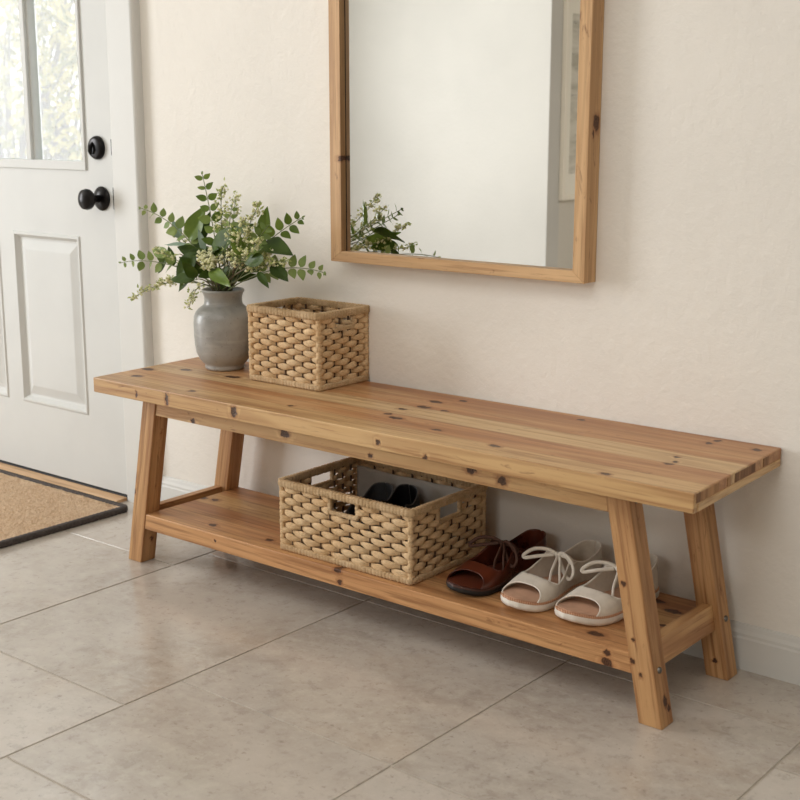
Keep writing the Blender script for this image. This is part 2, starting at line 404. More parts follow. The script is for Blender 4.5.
c4 = [TL, TR, TBR, TBL]
k.hexa([(x, y, H-TH) for x, y in c4] + [(x, y, H) for x, y in c4])
k.build('bench_top', M_top, bench, smooth=False, bevel=.0022)
M_end = bw('end_grain_blocks', (120, 80, 50), (186, 142, 98), (78, 46, 26), 2, 5.2, knots=[], gscale=.55, rough=.6)
k = MB()     # dark end-grain blocks let into the right end above a pale batten
def endx(y): return TR[0] + (TBR[0]-TR[0])*(y-TR[1])/(TBR[1]-TR[1])
def endbox(k, y0, y1, z0, z1, t=.0008, inn=.012):
    k.hexa([(endx(y0)-inn, y0, z0), (endx(y0)+t, y0, z0), (endx(y1)+t, y1, z0), (endx(y1)-inn, y1, z0), (endx(y0)-inn, y0, z1), (endx(y0)+t, y0, z1), (endx(y1)+t, y1, z1), (endx(y1)-inn, y1, z1)])
for y0, y1 in ((-.392, -.30), (-.262, -.248), (-.228, -.135), (-.096, -.07)): endbox(k, y0, y1, H-.019, H-.0022)
k.build('end_grain_block', M_end, bench, smooth=False)
k = MB(); endbox(k, -.385, -.01, H-TH+.0015, H-.0205, .0022); k.build('end_batten', bw('end_batten_pine', (205, 166, 118), (216, 184, 138), (150, 104, 62), 1, 8.), bench, smooth=False, bevel=.0012)
ZB = H-TH
# legs: quads at bottom / top
def leg(xb0, xb1, xt0, xt1, y0, y1, seed, kn, tone=None):
    k = MB(); k.hexa([(xb0, y0, 0), (xb1, y0, 0), (xb1, y1, 0), (xb0, y1, 0), (xt0, y0, ZB), (xt1, y0, ZB), (xt1, y1, ZB), (xt0, y1, ZB)])
    return k.build('leg', slant_mat('leg_pine_%d' % int(seed), seed, kn, sh=(xb0-xt0)/ZB), bench, smooth=False, bevel=.002)
LY0, LY1, RY0, RY1 = -.358, -.312, -.083, -.038
l1 = leg(.055, .104, .139, .186, LY0, LY1, 11, [(.096, LY0, .225, .006, .02, .010), (.092, LY0, .185, .004, .02, .006), (.098, -.33, .06, .02, .006, .008), (.15, -.33, .34, .02, .005, .008)])
l2 = leg(.055, .104, .139, .186, RY0, RY1, 12, [])
l3 = leg(1.509, 1.557, 1.421, 1.469, LY0, LY1, 13, [(1.466, LY0, .262, .004, .02, .005), (1.491, LY0, .118, .004, .02, .005), (1.492, LY0, .160, .003, .02, .004), (1.51, LY0, .095, .004, .02, .005), (1.55, -.332, .045, .02, .006, .010), (1.55, -.322, .03, .02, .004, .006)])
l4 = leg(1.509, 1.557, 1.421, 1.469, RY0, RY1, 14, [(1.48, -.058, .36, .02, .006, .014), (1.50, -.06, .18, .02, .005, .018), (1.528, RY0, .035, .004, .02, .004)])
def legx_r(z): return 1.557 + (1.469-1.557)*z/ZB
def legx_l(z): return .104 + (.186-.104)*z/ZB
# feet pads
for x0, y0 in ((.055, LY0), (.055, RY0), (1.509, LY0), (1.509, RY0)):
    k = MB(); k.box(x0+.002, x0+.046, y0+.002, y0+.043, 0, .003); k.build('foot_pad', M_black, bench, smooth=False)
# front and back aprons
M_apr = bw('apron_pine', (197, 156, 108), (210, 176, 128), (146, 98, 58), 0, 21., knots=[(.312, -.355, .395, .008, .02, .005), (.613, -.355, .412, .013, .02, .009), (1.119, -.355, .417, .012, .02, .008), (.86, -.355, .402, .006, .02, .005), (1.192, -.355, .407, .011, .02, .009)])
for ya in (-.355, -.078):
    k = MB(); xa, xb = .19, 1.419
    k.hexa([(legx_l(.39)+.0, ya, .39), (1.432-.004, ya, .39), (1.432-.004, ya+.026, .39), (legx_l(.39), ya+.026, .39), (legx_l(ZB), ya, ZB), (1.421, ya, ZB), (1.421, ya+.026, ZB), (legx_l(ZB), ya+.026, ZB)])
    k.build('apron', M_apr, bench, smooth=False, bevel=.0015)
# lower shelf: two boards carried between the legs
shkn = [(.376, -.357, .115, .004, .02, .004), (.765, -.357, .130, .010, .02, .006), (.771, -.357, .103, .007, .02, .006), (1.438, -.357, .119, .006, .02, .006), (1.437, -.357, .099, .012, .02, .008), (.171, -.163, .132, .012, .008, .02), (.135, -.17, .132, .012, .008, .02), (.51, -.306, .132, .010, .008, .02), (1.39, -.318, .132, .018, .010, .02), (.322, -.311, .132, .012, .008, .02), (1.45, -.12, .132, .02, .01, .02), (1.40, -.09, .132, .016, .01, .02), (1.47, -.2, .132, .01, .006, .02)]
M_sh = bw('shelf_pine', (186, 138, 92), (203, 163, 113), (130, 84, 48), 0, 31., knots=shkn, rough=.42, planks=([-.27, -.20, -.12], [(192, 142, 96), (176, 122, 78), (194, 154, 104), (176, 124, 80)]))
ZS0, ZS1 = .092, .132
k = MB()
xl0, xl1, xr0, xr1 = .104+.0822*ZS0/ZB*1. , .104+.082*ZS1/ZB, 1.509-.088*ZS0/ZB, 1.509-.088*ZS1/ZB
k.hexa([(xl0, LY0+.0015, ZS0), (xr0, LY0+.0015, ZS0), (xr0, RY1, ZS0), (xl0, RY1, ZS0), (xl1, LY0+.0015, ZS1), (xr1, LY0+.0015, ZS1), (xr1, RY1, ZS1), (xl1, RY1, ZS1)])
k.build('shelf', M_sh, bench, smooth=False, bevel=.002)
M_rail = bw('rail_pine', (190, 143, 97), (208, 168, 118), (138, 90, 54), 1, 41.)
k = MB(); xo = 1.525
k.hexa([(xo-.022, LY1, .100), (xo, LY1, .100), (xo, RY0, .100), (xo-.022, RY0, .100), (xo-.032, LY1, .150), (xo-.010, LY1, .150), (xo-.010, RY0, .150), (xo-.032, RY0, .150)])
k.build('end_rail', M_rail, bench, smooth=False, bevel=.0015)
k = MB(); xo = .082
k.hexa([(xo, LY1, .100), (xo+.022, LY1, .100), (xo+.022, RY0, .100), (xo, RY0, .100), (xo+.008, LY1, .140), (xo+.030, LY1, .140), (xo+.030, RY0, .140), (xo+.008, RY0, .140)])
k.build('end_rail', M_rail, bench, smooth=False, bevel=.0015)
# bolts
M_steel = simple('bolt_steel', (120, 117, 112), .3, 1.)
def bolt(x, y, z, par):
    k = MB(); k.lathe([(.0065, x-.003), (.0065, x+.001), (.0045, x+.0035), (.001, x+.0042)], (0, y, z), 14, 'x')
    o = k.build('bolt', M_steel, par); return o
for y, z, par in ((-.337, .105, l3), (-.057, .118, l4), (-.333, .416, l3)): bolt(legx_r(z), y, z, par)

# ------------------------------------------------------------------ baskets
def straw(name, c, c2):
    N = NT(name); p = N.obj()
    a = N.noise(p, 28., 3, .6); b = N.noise(N.vmath('MULTIPLY', p, (1., 1., 7.)), 160., 3, .6); c_ = N.noise(p, 6., 2)
    rp = N.n('ShaderNodeNewGeometry').outputs['Random Per Island']; col = N.mix(N.rng(a, .3, .7), lin(c), lin(c2)); col = N.mix(N.math('MULTIPLY', rp, .16), col, lin((172, 134, 90))); col = N.mix(N.math('MULTIPLY', N.rng(b, .50, .32), .5), col, lin((128, 94, 58)))
    col = N.mix(N.math('MULTIPLY', N.rng(c_, .4, .7), .25), col, lin((232, 208, 172)))
    N.bsdf(col, .62, b, .9, .003, spec=.3); return N.m
M_straw = straw('seagrass_straw', (222, 184, 136), (240, 208, 164))
M_straw2 = straw('wound_straw', (194, 162, 120), (218, 188, 148))
M_stake = simple('dark_stake', (84, 60, 38), .7)
def rect_path(w, d, r, step):
    """closed rounded rectangle in xy"""
    pts = []
    def arc(cx, cy, a0):
        n = max(3, int(r*PI/2/step))
        for i in range(n): a = a0+PI/2*i/n; pts.append((cx+r*math.cos(a), cy+r*math.sin(a)))
    def seg(x0, y0, x1, y1):
        L = math.hypot(x1-x0, y1-y0); n = max(1, int(L/step))
        for i in range(n): pts.append((x0+(x1-x0)*i/n, y0+(y1-y0)*i/n))
    arc(w/2-r, d/2-r, 0); seg(w/2-r, d/2, -w/2+r, d/2); arc(-w/2+r, d/2-r, PI/2); seg(-w/2, d/2-r, -w/2, -d/2+r)
    arc(-w/2+r, -d/2+r, PI); seg(-w/2+r, -d/2, w/2-r, -d/2); arc(w/2-r, -d/2+r, 3*PI/2); seg(w/2, -d/2+r, w/2, d/2-r)
    return pts
def wound(k, pts, ru, rw, wrap=.0095, n=10, closed=False, seed=0, up=(0, 0, 1)):
    acc = 0; rad = []; prev = None
    for i, p in enumerate(pts):
        p = Vector(p)
        if prev is not None: acc += (p-prev).length
        prev = p
        j = noise.noise(Vector((acc*60+seed*9, seed, 0)))
        f = .78 + .27*abs(math.sin(PI*(acc/wrap+.35*j)))**.6 + .06*j
        rad.append((ru*f, rw*f))
    k.tube(pts, rad, n, closed=closed, rect=True, up=up)
def basket(name, loc, w, d, h, label, holes, rows, sp, group=None, rz=0., liner=False, rr=.0075):
    t = thing(name, loc, label, 'basket', group, rz)
    z0, z1 = .012, h-.014
    pitch = (z1-z0)/rows
    frames = []; weave = MB(); stk = MB(); sides = [((-1, -1), (1, 0), w, (0, -1), 'front'), ((1, -1), (0, 1), d, (1, 0), 'right'), ((1, 1), (-1, 0), w, (0, 1), 'back'), ((-1, 1), (0, -1), d, (-1, 0), 'left')]
    q = rng
    for (sx, sy), (ux, uy), L, (nx, ny), nm in sides:
        ox, oy = sx*w/2, sy*d/2
        ns = max(4, round(L/sp)); s_ = L/ns
        hole = holes.get(nm)
        if hole:
            hu0 = L/2-hole[0]/2; hu1 = L-hu0; hz0, hz1 = hole[1]*h, hole[2]*h
        def P(u, off, z): return Vector((ox+ux*u+nx*off, oy+uy*u+ny*off, z))
        for i in range(1, ns):
            u = i*s_
            if hole and hu0+.001 < u < hu1-.001:
                stk.tube([P(u, -.004, z0), P(u, -.004, hz0)], .0026, 6); stk.tube([P(u, -.004, hz1), P(u, -.004, z1)], .0026, 6)
            else: stk.tube([P(u, -.004, z0), P(u, -.004, z1)], .0026, 6)
        for r in range(rows):
            zc = z0+pitch*(r+.5)
            runs = [(0, L)]
            if hole and hz0-.002 < zc < hz1+.002: runs = [(0, hu0), (hu1, L)]
            for a, b in runs:
                n = max(4, int((b-a)/s_*8)); pts = []; rad = []
                for i in range(n+1):
                    u = a+(b-a)*i/n
                    c = math.cos(PI*u/s_+PI*r)
                    jit = noise.noise(Vector((u*45, r*3.7+ox*9+oy*5, 1.3)))
                    g_ = math.tanh(1.6*(c+.45))/math.tanh(1.6*1.45)
                    pts.append(P(u, -.0025+.0045*g_+.0014*jit, zc+.0019*jit+.0006*math.sin(u*50+r)))
                    rad.append((pitch*(.47+.15*max(0, c)+.06*jit), .0026+.0010*max(0, c)))
                weave.tube(pts, rad, 10, up=(0, 0, 1))
        if hole:
            fr = MB(); frames.append(fr)
            pp = [P(hu0, 0, hz0), P(hu1, 0, hz0), P(hu1, 0, hz1), P(hu0, 0, hz1)]
            for i in range(4):
                if i == 2 and hz1 > h-.03: continue
                A, B = pp[i], pp[(i+1) % 4]; n = int((B-A).length/.0012)
                wound(fr, [A.lerp(B, j/n) for j in range(n+1)], .0048, .0048, seed=i, up=(nx, ny, 0))
    wv = weave.build('woven_side', M_straw, t, local=True, sharp=180)
    for fr in frames: fr.build('handle_frame', M_straw2, wv, local=True)
    stk.build('stake', M_stake, t, local=True)
    k = MB(); pts = [(x, y, h-.0085) for x, y in rect_path(w+.004, d+.004, .006, .0012)]; wound(k, pts, .0088, rr, closed=True, n=12, seed=2); k.build('rim', M_straw2, t, local=True, sharp=180)
    k = MB(); pts = [(x, y, .0075) for x, y in rect_path(w+.002, d+.002, .006, .0012)]; wound(k, pts, .0072, .0062, closed=True, n=10, seed=3); k.build('base_band', M_straw2, t, local=True, sharp=180)
    for sx, sy in ((-1, -1), (1, -1), (1, 1), (-1, 1)):
        k = MB(); n = int((h-.02)/.0012)
        wound(k, [(sx*(w/2-.001), sy*(d/2-.001), .008+(h-.024)*i/n) for i in range(n+1)], .0055, .0055, seed=sx+sy*2, up=(0, 1, 0)); k.build('corner_post', M_straw, t, local=True, sharp=180)
    k = MB(); k.box(-w/2+.004, w/2-.004, -d/2+.004, d/2-.004, .002, .007); k.build('basket_bottom', M_straw2, t, local=True, smooth=False)
    if liner:
        k = MB(); rows_ = []
        for j in range(13):
            z = .010+(h-.030)*j/12; row = []
            for i in range(61):
                u = -w/2+.012+(w-.024)*i/60
                row.append((u, d/2-.013-.0018-.0035*noise.noise(Vector((u*16, z*9, 2)))-.0012*math.sin(u*70+z*30), z-.004*noise.noise(Vector((u*9, 0, 5)))*(j > 10)))
            rows_.append(row)
        k.grid(rows_)
        k.build('fabric_liner', simple('grey_linen', (172, 166, 158), .95, var=.06, scale=30., bump=.4, bscale=300.), t, local=True, solid=.001)
    return t
b1 = basket('woven_basket', (.4400, -.0905, H), .224, .170, .184, 'small square-sided woven straw basket standing on the bench top beside the grey vase', {'right': (.070, .755, .895), 'left': (.070, .755, .895)}, 12, .027, 'woven straw baskets')
b2 = basket('woven_basket', (.7640, -.2020, ZS1), .374, .262, .166, 'wide low woven straw basket holding dark shoes, standing on the lower shelf of the bench', {'front': (.080, .70, .89), 'right': (.080, .70, .89), 'left': (.080, .74, .91)}, 10, .0285, 'woven straw baskets', liner=True)

# ------------------------------------------------------------------ vase
vase_c = Vector((.170, -.114, H))
vase = thing('vase', vase_c, 'grey stoneware vase with a narrow neck holding the leafy bouquet on the bench', 'vase')
N = NT('grey_stoneware'); p = N.obj()
a = N.noise(p, 9., 5, .6); b = N.noise(N.vmath('MULTIPLY', p, (1, 1, 6)), 12., 3, .6); c = N.noise(p, 120., 3, .6)
col = N.mix(N.rng(a, .3, .7), lin((140, 139, 135)), lin((172, 170, 166))); col = N.mix(N.math('MULTIPLY', N.rng(b, .5, .7), .4), col, lin((184, 181, 176)))
col = N.mix(N.math('MULTIPLY', N.rng(c, .62, .72), .5), col, lin((104, 96, 88)))
N.bsdf(col, N.rng(a, .3, .7, .3, .5), N.math('ADD', N.math('MULTIPLY', b, .6), N.math('MULTIPLY', c, .3)), .25, .002, spec=.5); M_vase = N.m
prof = [(.002, 0), (.045, 0), (.049, .003), (.0500, .008), (.0492, .012), (.055, .018), (.064, .029), (.0705, .044), (.0740, .066), (.0755, .092), (.0758, .118), (.0745, .134), (.070, .146), (.0625, .154), (.0545, .160), (.0490, .165), (.0472, .172), (.0475, .184), (.0505, .193), (.0535, .1975), (.0538, .201), (.0515, .2035), (.047, .202), (.0435, .194), (.042, .172), (.045, .162), (.062, .150), (.068, .12), (.068, .07), (.05, .03), (.002, .02)]
k = MB(); k.lathe(prof, (0, 0, 0), 72); k.build('vase_body', M_vase, vase, local=True, sharp=80)

# ------------------------------------------------------------------ bouquet
def leafmat(name, c, c2, rough=.4, trans=.15):
    N = NT(name); p = N.obj(); a = N.noise(p, 25., 3); geo = N.n('ShaderNodeNewGeometry')
    f = N.math('ADD', N.math('MULTIPLY', a, .6), N.math('MULTIPLY', geo.outputs['Random Per Island'], .4))
    col = N.mix(N.rng(f, .25, .75), lin(c), lin(c2))
    b = N.bsdf(col, rough, a, .1, .001, spec=.3)
    tl = N.n('ShaderNodeBsdfTranslucent'); N.link(col, tl.inputs[0]); mx = N.n('ShaderNodeMixShader'); mx.inputs[0].default_value = trans
    N.link(b.outputs[0], mx.inputs[1]); N.link(tl.outputs[0], mx.inputs[2]); N.link(mx.outputs[0], N.out.inputs[0]); return N.m
M_dark = leafmat('dark_leaf', (40, 60, 15), (78, 102, 30), .5, .15)
M_mid = leafmat('mid_leaf', (82, 106, 38), (120, 140, 60), .38, .2)
M_euc = leafmat('eucalyptus_leaf', (108, 130, 68), (146, 162, 96), .5, .22)
M_silver = leafmat('silvery_leaf', (126, 148, 132), (160, 178, 160), .35, .1)
M_stem = simple('green_stem', (110, 118, 78), .6); M_tw = simple('brown_stem', (104, 92, 66), .6)
M_flor = leafmat('cream_floret', (222, 222, 172), (243, 241, 212), .6, .25)
M_bud = leafmat('green_bud', (150, 164, 96), (186, 192, 126), .55, .25)
def leaf(k, base, d, nrm, L, W, curl=.15, fold=.18, shape='ovate', nl=9, nw=6):
    d = Vector(d).normalized(); nrm = Vector(nrm); nrm = (nrm-d*nrm.dot(d)).normalized(); s_ = d.cross(nrm)
    rows = []
    for i in range(nl+1):
        t = i/nl
        if shape == 'round': w = math.sin(PI*min(1, t*1.0))**.6
        elif shape == 'ovate': w = (math.sin(PI*t**.75))**.85*(1-.15*t)
        else: w = math.sin(PI*t**.9)
        w = max(w, .02)*W/2
        row = []
        for j in range(nw+1):
            v = 2*j/nw-1
            row.append(Vector(base)+d*(L*t)+s_*(v*w)+nrm*(-curl*L*t*t+fold*abs(v)*w+.012*L*math.sin(t*9+v*2)))
        rows.append(row)
    k.grid(rows)
NECK = Vector((.170, -.114, H+.195))
def bez(a, b, c, n): return [a*(1-t)**2+b*2*t*(1-t)+c*t*t for t in [i/n for i in range(n+1)]]
used = [0]
def stem_path(tip, bend=.0, n=22, ctrl=None):
    used[0] += 1; i = used[0]
    ang = i*2.4; r0 = .024*math.sqrt((i % 11+1)/11)
    base = Vector((NECK.x+r0*math.cos(ang), NECK.y+r0*math.sin(ang), NECK.z))
    foot = Vector((NECK.x-r0*.5*math.cos(ang), NECK.y-r0*.5*math.sin(ang), H+.024))
    c = ctrl if ctrl is not None else Vector((base.x*.5+tip.x*.5, base.y*.5+tip.y*.5, (base.z+tip.z)/2+.03)) + Vector((0, 0, bend))
    b2_ = bez(base, c, tip, n); return [foot.lerp(base, j/4) for j in range(4)] + b2_
def sprig_root(name, label, cat, group):
    return thing(name, (vase_c.x, vase_c.y, H+.024), label, cat, group)
def eucalypt(tip, ctrl, label, n=7, L0=.034, start=.35, mat=None, jit=0.):
    t = sprig_root('eucalyptus_sprig', label, 'foliage', 'eucalyptus sprigs in the vase')
    pts = stem_path(tip, ctrl=ctrl); k = MB(); k.tube(pts, lambda u: .0016*(1-.6*u)+.0003, 6); k.build('stem', M_stem, t)
    k = MB(); b = pts[4:]; m_ = len(b)-1
    for i in range(n):
        u = start+(1-start)*i/(n-.35); f = u*m_; a = min(int(f), m_-1); p = b[a].lerp(b[a+1], f-a); d = (b[a+1]-b[a]).normalized()
        L = L0*(1-.58*(i/n)**1.5)*(1+.18*rng.uniform(-1, 1))
        toc = (CAM-p).normalized(); side = d.cross(toc).normalized()
        ph = (i % 2)*.7+rng.uniform(-.3, .3)
        for s_ in (1, -1):
            sd = (side*math.cos(ph)*s_+toc*math.sin(ph)*s_*.8).normalized(); dd = sd*.88+d*.55+Vector((0, 0, rng.uniform(-.15, .15)))
            leaf(k, p+sd*.002, dd, toc*rng.uniform(.5, 1.)+side*rng.uniform(-.6, .6)+Vector((0, 0, .3)), L*1.06, L*.74, .12, .12)
    p = b[-1]; d = (b[-1]-b[-3]).normalized()
    for i in range(5): leaf(k, p-d*.004, d+Vector([rng.uniform(-.7, .7) for _ in range(3)]), (rng.uniform(-1, 1), -1, .5), .009, .005)
    k.build('leaves', mat or M_euc, t)
    return t
def broad(base_tip, leaves, label, mat=None, group='broad-leaved stems in the vase', name='broad_leaf_stem'):
    """leaves: (start point, tip point, width, normal)"""
    t = sprig_root(name, label, 'foliage', group)
    pts = stem_path(base_tip, bend=-.01); k = MB(); k.tube(pts, lambda u: .0021*(1-.4*u), 6); k.build('stem', M_tw, t)
    for a, b, w, nr in leaves:
        k = MB(); k.tube([base_tip, a.lerp(base_tip, .4)+Vector((0, 0, -.002)), a], .0011, 5)
        L = (b-a).length; leaf(k, a, b-a, nr, L, w, rng.uniform(.05, .16), rng.uniform(.12, .3), 'ovate', 14, 8)
        k.build('leaf', mat or M_dark, t)
    return t
ICO = None
def blob(k, c, r):
    # small six-petalled floret: squashed octahedral bud
    a = rng.uniform(0, PI); vs = [c+Vector((0, 0, r)), c-Vector((0, 0, r*.8))]
    for j in range(5): vs.append(c+Vector((r*math.cos(a+j*1.257), r*math.sin(a+j*1.257), r*rng.uniform(-.2, .2))))
    k.add(vs, [(0, 2+j, 2+(j+1) % 5) for j in range(5)] + [(1, 2+(j+1) % 5, 2+j) for j in range(5)])
def blossom(tip, ctrl, label, nb=12, start=.45, spread=.028, size=.0032, green=.5, dens=7, head=False):
    t = sprig_root('blossom_sprig', label, 'flower', 'blossom sprigs in the vase')
    pts = stem_path(tip, ctrl=ctrl); st = MB(); st.tube(pts, lambda u: .0014*(1-.6*u)+.0003, 5)
    fl_, lf = MB(), MB(); b = pts[4:]; m_ = len(b)-1
    for i in range(nb):
        u = start+(1-start)*(i+.5)/nb; f = u*m_; a = min(int(f), m_-1); p = b[a].lerp(b[a+1], f-a); d = (b[a+1]-b[a]).normalized()
        rr_ = spread*(1-.65*((u-start)/(1-start))) if not head else spread
        th = rng.uniform(0, 2*PI); o1 = Vector((math.cos(th), math.sin(th)*.8, rng.uniform(-.5, .8))).normalized()
        e = p+(o1*.8+d*.5)*rr_
        st.tube([p, p.lerp(e, .5)+Vector((0, 0, .002)), e], .0007, 4)
        for j in range(dens):
            q = p.lerp(e, rng.uniform(.4, 1.1))+Vector([rng.gauss(0, .0042) for _ in range(3)])
            if rng.random() < green: leaf(lf, q, [rng.uniform(-1, 1), rng.uniform(-1, 1), rng.uniform(-.2, 1)], (rng.uniform(-1, 1), -1, rng.uniform(-1, 1)), rng.uniform(.007, .012), .0055, nl=4, nw=2)
            else: blob(fl_, q, size*rng.uniform(.85, 1.4))
    st.build('stem', M_stem, t); fl_.build('flowers', M_flor, t, smooth=False)
    if lf.v: lf.build('leaves', M_bud, t)
    return t
Y = -.113
# eucalyptus sprigs
eucalypt(at(202, 173, Y+0.000), at(214, 225, Y-0.028), 'upright eucalyptus sprig, the topmost tip of the bouquet', 7, .036, .38, M_mid)
eucalypt(at(140, 208, Y-0.010), at(190, 222, Y-0.020), 'eucalyptus sprig reaching up to the left, towards the door knob', 7, .034, .4)
eucalypt(at(120, 263, Y-0.020), at(165, 252, Y-0.030), 'eucalyptus sprig stretching level to the left, over the door casing', 7, .034, .38)
eucalypt(at(303, 217, Y-0.095), at(262, 240, Y-0.095), 'eucalyptus sprig reaching up to the right towards the mirror', 6, .036, .45, M_mid)
eucalypt(at(325, 273, Y-0.125), at(275, 256, Y-0.125), 'eucalyptus sprig stretching level to the right above the small basket', 7, .034, .4)
eucalypt(at(232, 205, Y+0.050), at(226, 240, Y-0.036), 'eucalyptus sprig standing at the back of the bouquet', 6, .032, .4)
# broad leaves
F = Vector((.45, -.8, .4))
def pt(a, b, y): return at(a, b, y)
broad(pt(198, 250, Y-0.010), [(pt(189, 240, Y-0.015), pt(203, 206, Y-0.010), .054, F)], 'large bright green leaf standing upright in the left of the bouquet', M_mid)
broad(pt(204, 252, Y+0.000), [(pt(198, 244, Y+0.000), pt(210, 212, Y+0.010), .030, F+Vector((.6, 0, 0)))], 'narrow green leaf just right of the large upright leaf', M_dark)
broad(pt(214, 258, Y-0.058), [(pt(209, 254, Y-0.030), pt(238, 222, Y-0.124), .058, F)], 'largest dark glossy leaf in the centre of the bouquet')
broad(pt(196, 262, Y-0.050), [(pt(196, 254, Y-0.050), pt(172, 282, Y-0.060), .052, F), (pt(194, 268, Y-0.040), pt(177, 292, Y-0.040), .028, F)], 'pair of dark leaves folding down on the left above the vase shoulder')
broad(pt(180, 254, Y-0.020), [(pt(168, 256, Y-0.020), pt(150, 248, Y-0.020), .034, F)], 'rounded grey-green leaf on the left of the bouquet', M_euc)
broad(pt(182, 264, Y+0.020), [(pt(166, 258, Y+0.000), pt(156, 274, Y+0.000), .026, F), (pt(174, 266, Y+0.020), pt(168, 246, Y+0.020), .026, F)], 'two mid-green leaves low on the left of the bouquet', M_dark)
broad(pt(246, 254, Y-0.115), [(pt(263, 243, Y-0.115), pt(291, 252, Y-0.125), .050, F+Vector((0, 0, .4)))], 'large dark leaf arching out to the right of the bouquet')
broad(pt(252, 248, Y-0.095), [(pt(263, 236, Y-0.095), pt(266, 207, Y-0.095), .034, F)], 'single pointed leaf standing upright on the right of the bouquet', M_mid)
broad(pt(252, 266, Y-0.125), [(pt(272, 264, Y-0.125), pt(287, 280, Y-0.135), .036, F), (pt(258, 272, Y-0.135), pt(268, 287, Y-0.145), .020, F)], 'two dark leaves drooping to the lower right over the basket')
broad(pt(236, 262, Y-0.127), [(pt(264, 259, Y-0.155), pt(242, 262, Y-0.145), .036, F)], 'dark leaf lying level in the right middle of the bouquet')
broad(pt(216, 284, Y-0.084), [(pt(210, 270, Y-0.060), pt(228, 284, Y-0.132), .036, F)], 'mid-green leaf hanging low over the front of the vase rim', M_mid)
broad(pt(192, 246, Y-0.000), [(pt(190, 246, Y-0.010), pt(164, 243, Y-0.020), .022, (.2, -.4, .9))], 'silvery leaf lying level on the left of the bouquet', M_silver)
broad(pt(204, 250, Y-0.020), [(pt(204, 252, Y-0.030), pt(199, 228, Y-0.020), .020, (.9, -.4, .2))], 'silvery leaf standing beside the large upright green leaf', M_silver)
broad(pt(178, 240, Y+0.010), [(pt(180, 238, Y+0.010), pt(172, 220, Y+0.010), .030, F)], 'pale grey-green leaf behind the upper left sprig', M_silver)
for i in range(15):
    a = i*2.39996; r = .030+.050*((i*7) % 10)/10
    c = NECK+Vector((r*math.cos(a), r*math.sin(a)*.8, .035+.075*((i*3) % 7)/7))
    lv = []
    for j in range(2):
        d = Vector((math.cos(a+j*1.3-.6), math.sin(a+j*1.3-.6)*.7, rng.uniform(-.35, .6))).normalized()
        s0 = c+d*.006; e = s0+d*rng.uniform(.05, .075)
        e.y = min(e.y, -.02); lv.append((s0, e, rng.uniform(.024, .036), Vector((rng.uniform(-.4, .9), -.7, rng.uniform(.2, .9)))))
    broad(c, lv, 'short dark leafy stem filling the dense middle of the bouquet just above the vase rim', M_dark, 'short leafy stems in the dense middle of the bouquet', 'leafy_stem')
# blossoms
blossom(at(207, 256, Y-0.060), at(214, 275, Y-0.088), 'round creamy flower head at the front left above the vase rim', 30, .62, .024, .0042, .1, 6, head=True)
blossom(at(222, 188, Y-0.053), at(218, 230, Y-0.041), 'tall thin blossom sprig standing just right of the topmost sprig', 16, .42, .030, .0033, .62)
blossom(at(259, 203, Y-0.125), at(243, 240, Y-0.129), 'blossom sprig standing high on the right with a pointed tip', 17, .36, .030, .0033, .5)
blossom(at(246, 218, Y-0.165), at(236, 250, Y-0.137), 'dense creamy blossom sprig in the upper right middle', 16, .35, .030, .0036, .35, 6)
blossom(at(262, 240, Y-0.175), at(240, 256, Y-0.159), 'dense creamy blossom sprig leaning right at the front', 16, .4, .030, .0036, .3, 6)
blossom(at(234, 232, Y-0.071), at(230, 255, Y-0.058), 'blossom sprig between the two large dark leaves', 14, .4, .028, .0034, .5)
blossom(at(132, 300, Y-0.030), at(170, 268, Y-0.030), 'blossom sprig drooping to the lower left in front of the casing', 15, .42, .022, .0034, .6)
blossom(at(158, 284, Y-0.060), at(180, 272, Y-0.060), 'short blossom sprig drooping left below the dark leaves', 14, .35, .024, .0034, .5)
blossom(at(189, 308, Y-0.080), at(196, 272, Y-0.080), 'blossom sprig hanging straight down left of the vase neck', 10, .5, .016, .0032, .6)
blossom(at(176, 232, Y+0.020), at(192, 250, Y+0.020), 'small blossom sprig behind the silvery leaves', 10, .4, .022, .0032, .6)
blossom(at(286, 262, Y-0.145), at(262, 262, Y-0.155), 'blossom sprig stretching right below the arching dark leaf', 12, .45, .018, .0034, .5)
blossom(at(156, 250, Y-0.050), at(178, 258, Y-0.050), 'small blossom sprig pointing left over the rounded leaf', 10, .4, .020, .0032, .6)
blossom(at(236, 196, Y+0.060), at(232, 230, Y+0.050), 'blossom sprig at the back of the bouquet nearest the wall', 14, .4, .028, .0033, .55)
blossom(at(250, 252, Y+0.070), at(242, 262, Y+0.060), 'low blossom sprig behind the right dark leaves', 12, .4, .028, .0033, .55)

eucalypt(at(268, 226, Y-.15), at(248, 250, Y-.11), 'eucalyptus sprig leaning forward at the front right of the bouquet', 6, .030, .4)
broad(pt(244, 262, Y-.10), [(pt(243, 256, Y-.12), pt(232, 228, Y-.15), .036, F), (pt(248, 256, Y-.12), pt(260, 246, Y-.17), .030, F)], 'pair of green leaves leaning forward at the front right of the bouquet', M_mid)
blossom(at(250, 228, Y-.15), at(238, 256, Y-.10), 'blossom sprig leaning forward at the front right of the bouquet', 16, .35, .030, .0036, .4)
blossom(at(274, 252, Y-.12), at(248, 262, Y-.09), 'low blossom sprig leaning forward over the small basket', 14, .4, .026, .0036, .45)

